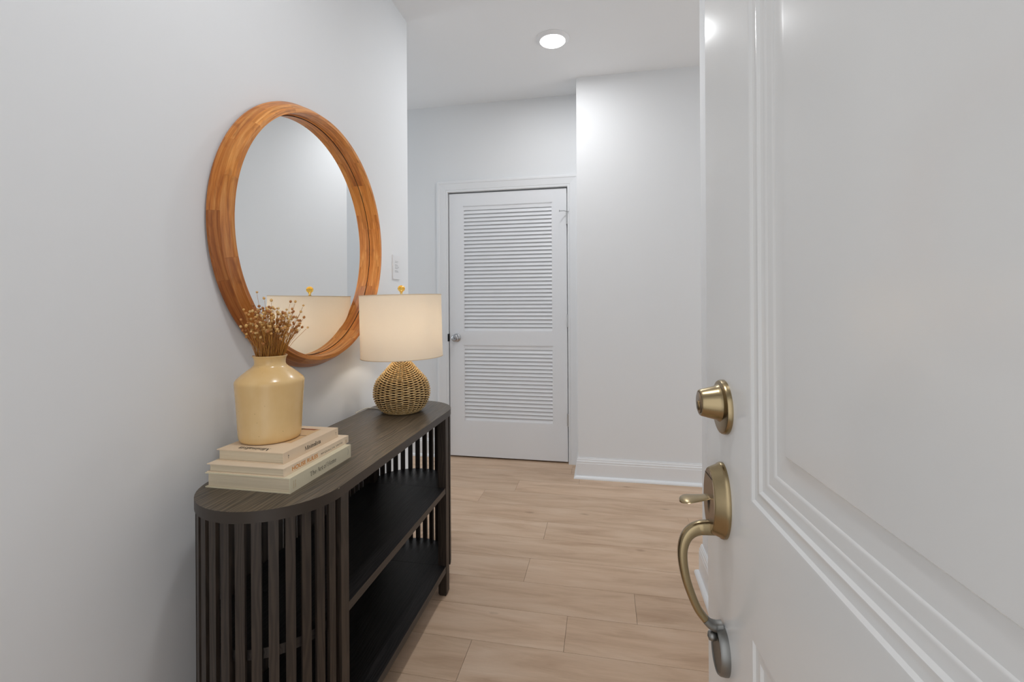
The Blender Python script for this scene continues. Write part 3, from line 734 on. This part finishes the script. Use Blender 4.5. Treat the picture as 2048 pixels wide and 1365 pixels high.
for yy in (0.9885, 0.9955):   # two illegible stacked lines near the foot of the spine
    z = 0.7615
    while z < 0.7800:
        h = rnd.uniform(0.0010, 0.0018); quadp(b, yy, yy + rnd.uniform(0.002, 0.0034), z, z + h * 0.55, -0.7254); quadp(b, yy + 0.0008, yy + 0.0013, z, z + h, -0.7254); z += h + 0.0010
b.build('spine_mark', M_tanink, B3)
P = [(1.2285, 0.7822), (1.2310, 0.7790), (1.2318, 0.7745), (1.2310, 0.7690), (1.2292, 0.7640)]
b = MB()
for (a, c), (d, e) in zip(P[:-1], P[1:]): b.add([(-0.7254, a, c), (-0.7254, a + 0.0008, c), (-0.7254, d + 0.0008, e), (-0.7254, d, e)], [(0, 1, 2, 3)])
b.build('spine_mark', M_greyink, B3)

# ------------------------------------------------------------------ vase
VX, VY, VZ = -0.890, 1.1195, 0.8375
vp = [(0.0, 0.0015), (0.066, 0.0015), (0.0695, 0.0), (0.0735, 0.002), (0.0762, 0.008), (0.0775, 0.018), (0.0785, 0.035), (0.0812, 0.085), (0.0838, 0.125), (0.0856, 0.148), (0.0860, 0.153), (0.0850, 0.158), (0.0820, 0.1625), (0.070, 0.1735), (0.056, 0.1850), (0.0455, 0.1930), (0.0405, 0.1975), (0.0386, 0.2020), (0.0384, 0.2080), (0.0394, 0.2150), (0.0412, 0.2200), (0.0432, 0.2225), (0.0428, 0.2245), (0.0412, 0.2243), (0.0385, 0.2210), (0.0358, 0.2140), (0.0352, 0.2020), (0.045, 0.188), (0.076, 0.160), (0.078, 0.140), (0.072, 0.02), (0.0, 0.012)]
vase = MB().lathe([(r, VZ + h) for r, h in vp], VX, VY, 96).build('vase', M_vase, smooth=60)
tag(vase, 'yellow glazed ceramic vase standing on the stacked books', 'vase')

# ------------------------------------------------------------------ dried flowers
fx = empty('dried_flowers', (VX, VY, VZ + 0.012)); tag(fx, 'bunch of dried brown seed pod stems standing in the yellow vase', 'dried flowers')
podm = MB().lathe([(0.0, -0.0038), (0.0022, -0.0030), (0.0036, -0.0008), (0.0038, 0.0012), (0.0030, 0.0028), (0.0014, 0.0033), (0.0016, 0.0042), (0.0, 0.0038)], 0, 0, 9)
pod_ob = None
def project_ok(p): return True
heads = []
# rough screen right direction at the vase so the spray fans left and right of the view
d2 = Vector((VX, VY, 0)).normalized(); side = Vector((d2.y, -d2.x, 0))
for i in range(280):
    u = rnd.uniform(-1, 1)
    if i < 195: lat = rnd.gauss(0.004, 0.030); up = rnd.uniform(0.060, 0.128) - abs(lat) * 0.22
    elif i < 262: lat = rnd.uniform(-0.056, 0.072); up = rnd.uniform(0.045, 0.120)
    else: lat = rnd.uniform(-0.02, 0.03); up = rnd.uniform(0.02, 0.06)
    dep = rnd.gauss(0, 0.024)
    heads.append((lat, dep, up))
heads = heads[:280] + [(-0.030, -0.01, 0.166), (-0.024, 0.0, 0.128), (-0.038, 0.01, 0.130), (0.082, 0.0, 0.130), (0.062, 0.0, 0.140), (0.050, 0.005, 0.140), (0.068, -0.01, 0.088), (0.056, 0.0, 0.083), (-0.060, -0.01, 0.120), (-0.054, -0.01, 0.108), (0.075, 0.0, 0.112), (-0.012, -0.005, 0.149), (0.004, 0, 0.143)]
rim = VZ + 0.224
for i, (lat, dep, up) in enumerate(heads):
    tip = Vector((VX, VY, rim + up)) + side * lat + d2 * dep
    g = Vector((lat * 0.55, dep * 0.6)) + Vector((rnd.uniform(-0.014, 0.014), rnd.uniform(-0.012, 0.012)))
    if g.length > 0.0325: g *= 0.0325 / g.length
    neck = Vector((VX, VY, rim - 0.006)) + side * g.x + d2 * g.y
    bot = Vector((VX, VY, VZ + 0.05)) - side * g.x * 0.6 - d2 * g.y * 0.6 + Vector((rnd.uniform(-0.01, 0.01), rnd.uniform(-0.01, 0.01), 0))
    mid = neck.lerp(tip, 0.55) + side * (lat * -0.06)
    b = MB(); b.tube([bot, neck, mid, tip], [0.0006, 0.00062, 0.0005, 0.0004], 4, caps=False)
    st = b.build('flower_stem', M_stem, fx, smooth=80, fixn=False)
    if pod_ob is None:
        pod_ob = podm.build('seed_pod', M_pod, None, smooth=60); pod = pod_ob; pod.parent = st
    else:
        pod = bpy.data.objects.new('seed_pod', pod_ob.data); C.objects.link(pod); pod.parent = st
    dr = (tip - mid).normalized()
    q = Vector((0, 0, 1)).rotation_difference((dr + Vector((rnd.uniform(-.4, .4), rnd.uniform(-.4, .4), 0))).normalized())
    pod.rotation_mode = 'QUATERNION'; pod.rotation_quaternion = q
    sc_ = rnd.uniform(0.78, 1.08); pod.scale = (sc_, sc_, sc_ * rnd.uniform(0.85, 1.15))
    pod.location = tip + dr * 0.002 - wl(st)

# ------------------------------------------------------------------ lamp
LX, LY = -0.8225, 1.815
lamp = empty('table_lamp', (LX, LY, TZ1)); tag(lamp, 'lit table lamp with woven seagrass base and cream drum shade', 'lamp')
lp = [(0.070, 0.7590), (0.078, 0.7605), (0.0875, 0.7645), (0.101, 0.780), (0.111, 0.8015), (0.1165, 0.822), (0.1165, 0.843), (0.1125, 0.863), (0.104, 0.884), (0.091, 0.900), (0.076, 0.917), (0.063, 0.931), (0.0505, 0.9457), (0.039, 0.958), (0.032, 0.970), (0.030, 0.981)]
# resample the profile by arc length
pp = spline([(r - 0.0058, h, 0) for r, h in lp], 10); L = [0]
for a, c in zip(pp[:-1], pp[1:]): L.append(L[-1] + (c - a).length)
def at(s):
    for i in range(len(L) - 1):
        if L[i + 1] >= s: t = (s - L[i]) / (L[i + 1] - L[i]); return pp[i].lerp(pp[i + 1], t)
    return pp[-1]
MB().lathe([(max(p.x - 0.0022, 0.001), p.y) for p in pp[::4]], LX, LY, 40).build('weave_shade_core', M_ropein, lamp, smooth=60)
rows = 58; mb = MB()
for j in range(rows):
    p = at(L[-1] * (j + 0.5) / rows); q = at(min(L[-1], L[-1] * (j + 0.5) / rows + 0.001)); t = (q - p)
    t = t.normalized() if t.length > 0 else Vector((0, 1, 0)); nr = Vector((t.y, -t.x))
    K = 14; n = K * 8; sg = 1 if j % 2 else -1; ring = []
    ph_ = rnd.uniform(-0.02, 0.02)
    for k in range(n):
        th = 2 * PI * k / n + ph_
        w = math.sin(K * th + 0.0); w = math.copysign(abs(w) ** 0.6, w) * sg
        jit = rnd.uniform(-0.0003, 0.0003)
        off = (0.0034 + 0.0010 * abs(nr.x) ** 3) * w - 0.0004 + jit; rr_ = p.x + nr.x * off; zz = p.y + nr.y * off + rnd.uniform(-0.0002, 0.0002)
        ring.append((rr_, th, zz, (0.0025 if w > 0 else 0.0017) + rnd.uniform(-0.0002, 0.0002)))
    v = []; f = []; m = 6
    for rr_, th, zz, rad in ring:
        for s in range(m):
            a = 2 * PI * s / m; v.append((LX + (rr_ + rad * math.cos(a)) * math.cos(th), LY + (rr_ + rad * math.cos(a)) * math.sin(th), zz + rad * math.sin(a)))
    for k in range(n):
        k2 = (k + 1) % n
        for s in range(m): s2 = (s + 1) % m; f.append((k * m + s, k2 * m + s, k2 * m + s2, k * m + s2))
    mb.add(v, f)
wv = mb.build('woven_base', M_rope, lamp, smooth=80, fixn=False); wv['kind'] = 'stuff'
MB().lathe([(0.064, 0.7528), (0.0735, 0.7535), (0.0748, 0.7555), (0.0735, 0.7575), (0.064, 0.7582)], LX, LY, 64, closed=True).build('base_ring', M_rope, lamp, smooth=60)
SZ0, SZ1, SRb, SRt = 0.9790, 1.2350, 0.1665, 0.1660
def tilt(o, ang=R(1.1)):
    ax = Vector((LX, LY, 0)).normalized(); piv = Vector((LX, LY, 1.11)); M = Matrix.Rotation(-ang, 3, ax)
    for v in o.data.vertices:
        w = wl(o) + v.co; v.co = piv + M @ (w - piv) - wl(o)
    return o
tilt(MB().lathe([(SRb, SZ0), (SRt, SZ1), (SRt - 0.0012, SZ1), (SRb - 0.0012, SZ0)], LX, LY, 96, closed=True).build('lamp_shade', M_shade, lamp, smooth=50))
for zz, rr_ in ((SZ0, SRb), (SZ1, SRt)):
    s = 1 if zz == SZ0 else -1
    tilt(MB().lathe([(rr_ + 0.0006, zz - 0.0008 * s), (rr_ + 0.0008, zz + 0.0022 * s), (rr_ - 0.0016, zz + 0.0022 * s), (rr_ - 0.0016, zz - 0.0008 * s)], LX, LY, 96, closed=True).build('shade_hem', M_hem, lamp, smooth=50))
MB().lathe([(0.012, 0.982), (0.012, 1.000), (0.006, 1.004), (0.006, 1.035), (0.016, 1.040), (0.016, 1.070), (0.0, 1.072)], LX, LY, 24).build('lamp_socket', M_gold, lamp, smooth=35)
MB().lathe([(0.014, 1.071), (0.018, 1.085), (0.030, 1.110), (0.031, 1.125), (0.024, 1.143), (0.0, 1.152)], LX, LY, 24).build('light_bulb', M_bulb, lamp, smooth=60)
b = MB()
for s in (-1, 1): b.tube(spline([(LX, LY + 0.010 * s, 1.042), (LX, LY + 0.045 * s, 1.075), (LX, LY + 0.050 * s, 1.150), (LX, LY + 0.024 * s, 1.215), (LX, LY, 1.2315)], 5), 0.0014, 6)
for k in range(3):
    a = k * 2 * PI / 3 + 0.4; b.tube([(LX, LY, 1.2300), (LX + 0.10 * math.cos(a), LY + 0.10 * math.sin(a), 1.2290), (LX + 0.163 * math.cos(a), LY + 0.163 * math.sin(a), 1.2310)], 0.0013, 6)
tilt(b.build('shade_harp', M_gold, lamp, smooth=60))
MB().lathe([(0.004, 1.232), (0.009, 1.235), (0.005, 1.239), (0.005, 1.2455), (0.009, 1.2475), (0.004, 1.2490)], LX, LY, 20).build('finial_neck', M_gold, lamp, smooth=40)
sp = [(0.0152 * math.sin(PI * k / 14), 1.2620 - 0.0140 * math.cos(PI * k / 14)) for k in range(15)]
MB().lathe(sp, LX, LY, 28).build('finial', M_amber, lamp, smooth=80)
b = MB(); b.tube(spline([(-0.8830, 1.800, 0.7548), (-0.925, 1.822, 0.7548), (-0.953, 1.832, 0.7550), (-0.980, 1.832, 0.7555), (-0.992, 1.815, 0.7550), (-0.9925, 1.776, 0.7550), (-0.9925, 1.745, 0.7548)], 6), 0.0022, 8)
b.build('power_cord', M_cord, lamp, smooth=60)

# ------------------------------------------------------------------ round mirror
MY, MZ = 1.5271, 1.4366
RO, RF, RI, RG = 0.4622, 0.4364, 0.4228, 0.4180
XB, XF, XG, XM = -1.038, -0.9841, -1.0342, -1.0055
mir = empty('wall_mirror', (XW, MY, MZ)); tag(mir, 'large round mirror in a deep teak frame hanging on the left wall', 'mirror')
MB().add([(XG, MY + (RG + 0.004) * math.cos(2 * PI * k / 96), MZ + (RG + 0.004) * math.sin(2 * PI * k / 96)) for k in range(96)], [tuple(range(96))]).build('mirror_glass', M_mirror, mir, fixn=False)
MB().lathe([(RG - 0.02, XW + 0.001), (0.448, XW + 0.001), (0.448, XB), (RG - 0.02, XB)], n=96, closed=True, axis=lambda a, b_, h: (h, MY + a, MZ + b_)).build('backing_board', M_dark, mir, smooth=40)
MB().lathe([(RG - 0.0004, XG + 0.0002), (RG + 0.006, XG + 0.0002), (RG + 0.006, XG + 0.0008), (RG - 0.0004, XG + 0.0008)], n=120, closed=True, axis=lambda a, b_, h: (h, MY + a, MZ + b_)).build('glass_gap_line', M_dark, mir, smooth=40)
def block(a0, a1, prof, col):
    # prof: closed (r, x) section with running v coordinate
    n = max(4, int((a1 - a0) / 2.5)); v = []; f = []; uv = []; m = len(prof)
    vv_ = [0]
    for i in range(m): vv_.append(vv_[-1] + math.dist(prof[i], prof[(i + 1) % m]))
    g = 0.02
    for k in range(n + 1):
        a = R(a0 + g + (a1 - a0 - 2 * g) * k / n)
        for r, x in prof: v.append((x, MY + r * math.cos(a), MZ + r * math.sin(a)))
    for k in range(n):
        u0, u1 = R(a0 + (a1 - a0) * k / n) * 0.45, R(a0 + (a1 - a0) * (k + 1) / n) * 0.45
        for i in range(m):
            j = (i + 1) % m; f.append((k * m + i, k * m + j, (k + 1) * m + j, (k + 1) * m + i)); uv.append(((u0, vv_[i]), (u0, vv_[i + 1]), (u1, vv_[i + 1]), (u1, vv_[i])))
    f.append(tuple(range(m))); uv.append([(0, 0)] * m); f.append(tuple(n * m + i for i in range(m))); uv.append([(0, 0)] * m)
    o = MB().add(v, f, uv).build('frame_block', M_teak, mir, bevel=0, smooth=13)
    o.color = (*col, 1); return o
front = [(RI, XM), (RI, XF - 0.0006), (RI + 0.0006, XF), (RF - 0.0005, XF), (RF + 0.0004, XF - 0.0006), (0.4506, XM)]
backp = [(RG + 0.0005, XB), (RG + 0.0015, -1.034), (RI, -1.030), (RI, XM), (0.4506, XM), (RO - 0.0022, XB + 0.010), (RO, XB + 0.006), (RO, XB)]
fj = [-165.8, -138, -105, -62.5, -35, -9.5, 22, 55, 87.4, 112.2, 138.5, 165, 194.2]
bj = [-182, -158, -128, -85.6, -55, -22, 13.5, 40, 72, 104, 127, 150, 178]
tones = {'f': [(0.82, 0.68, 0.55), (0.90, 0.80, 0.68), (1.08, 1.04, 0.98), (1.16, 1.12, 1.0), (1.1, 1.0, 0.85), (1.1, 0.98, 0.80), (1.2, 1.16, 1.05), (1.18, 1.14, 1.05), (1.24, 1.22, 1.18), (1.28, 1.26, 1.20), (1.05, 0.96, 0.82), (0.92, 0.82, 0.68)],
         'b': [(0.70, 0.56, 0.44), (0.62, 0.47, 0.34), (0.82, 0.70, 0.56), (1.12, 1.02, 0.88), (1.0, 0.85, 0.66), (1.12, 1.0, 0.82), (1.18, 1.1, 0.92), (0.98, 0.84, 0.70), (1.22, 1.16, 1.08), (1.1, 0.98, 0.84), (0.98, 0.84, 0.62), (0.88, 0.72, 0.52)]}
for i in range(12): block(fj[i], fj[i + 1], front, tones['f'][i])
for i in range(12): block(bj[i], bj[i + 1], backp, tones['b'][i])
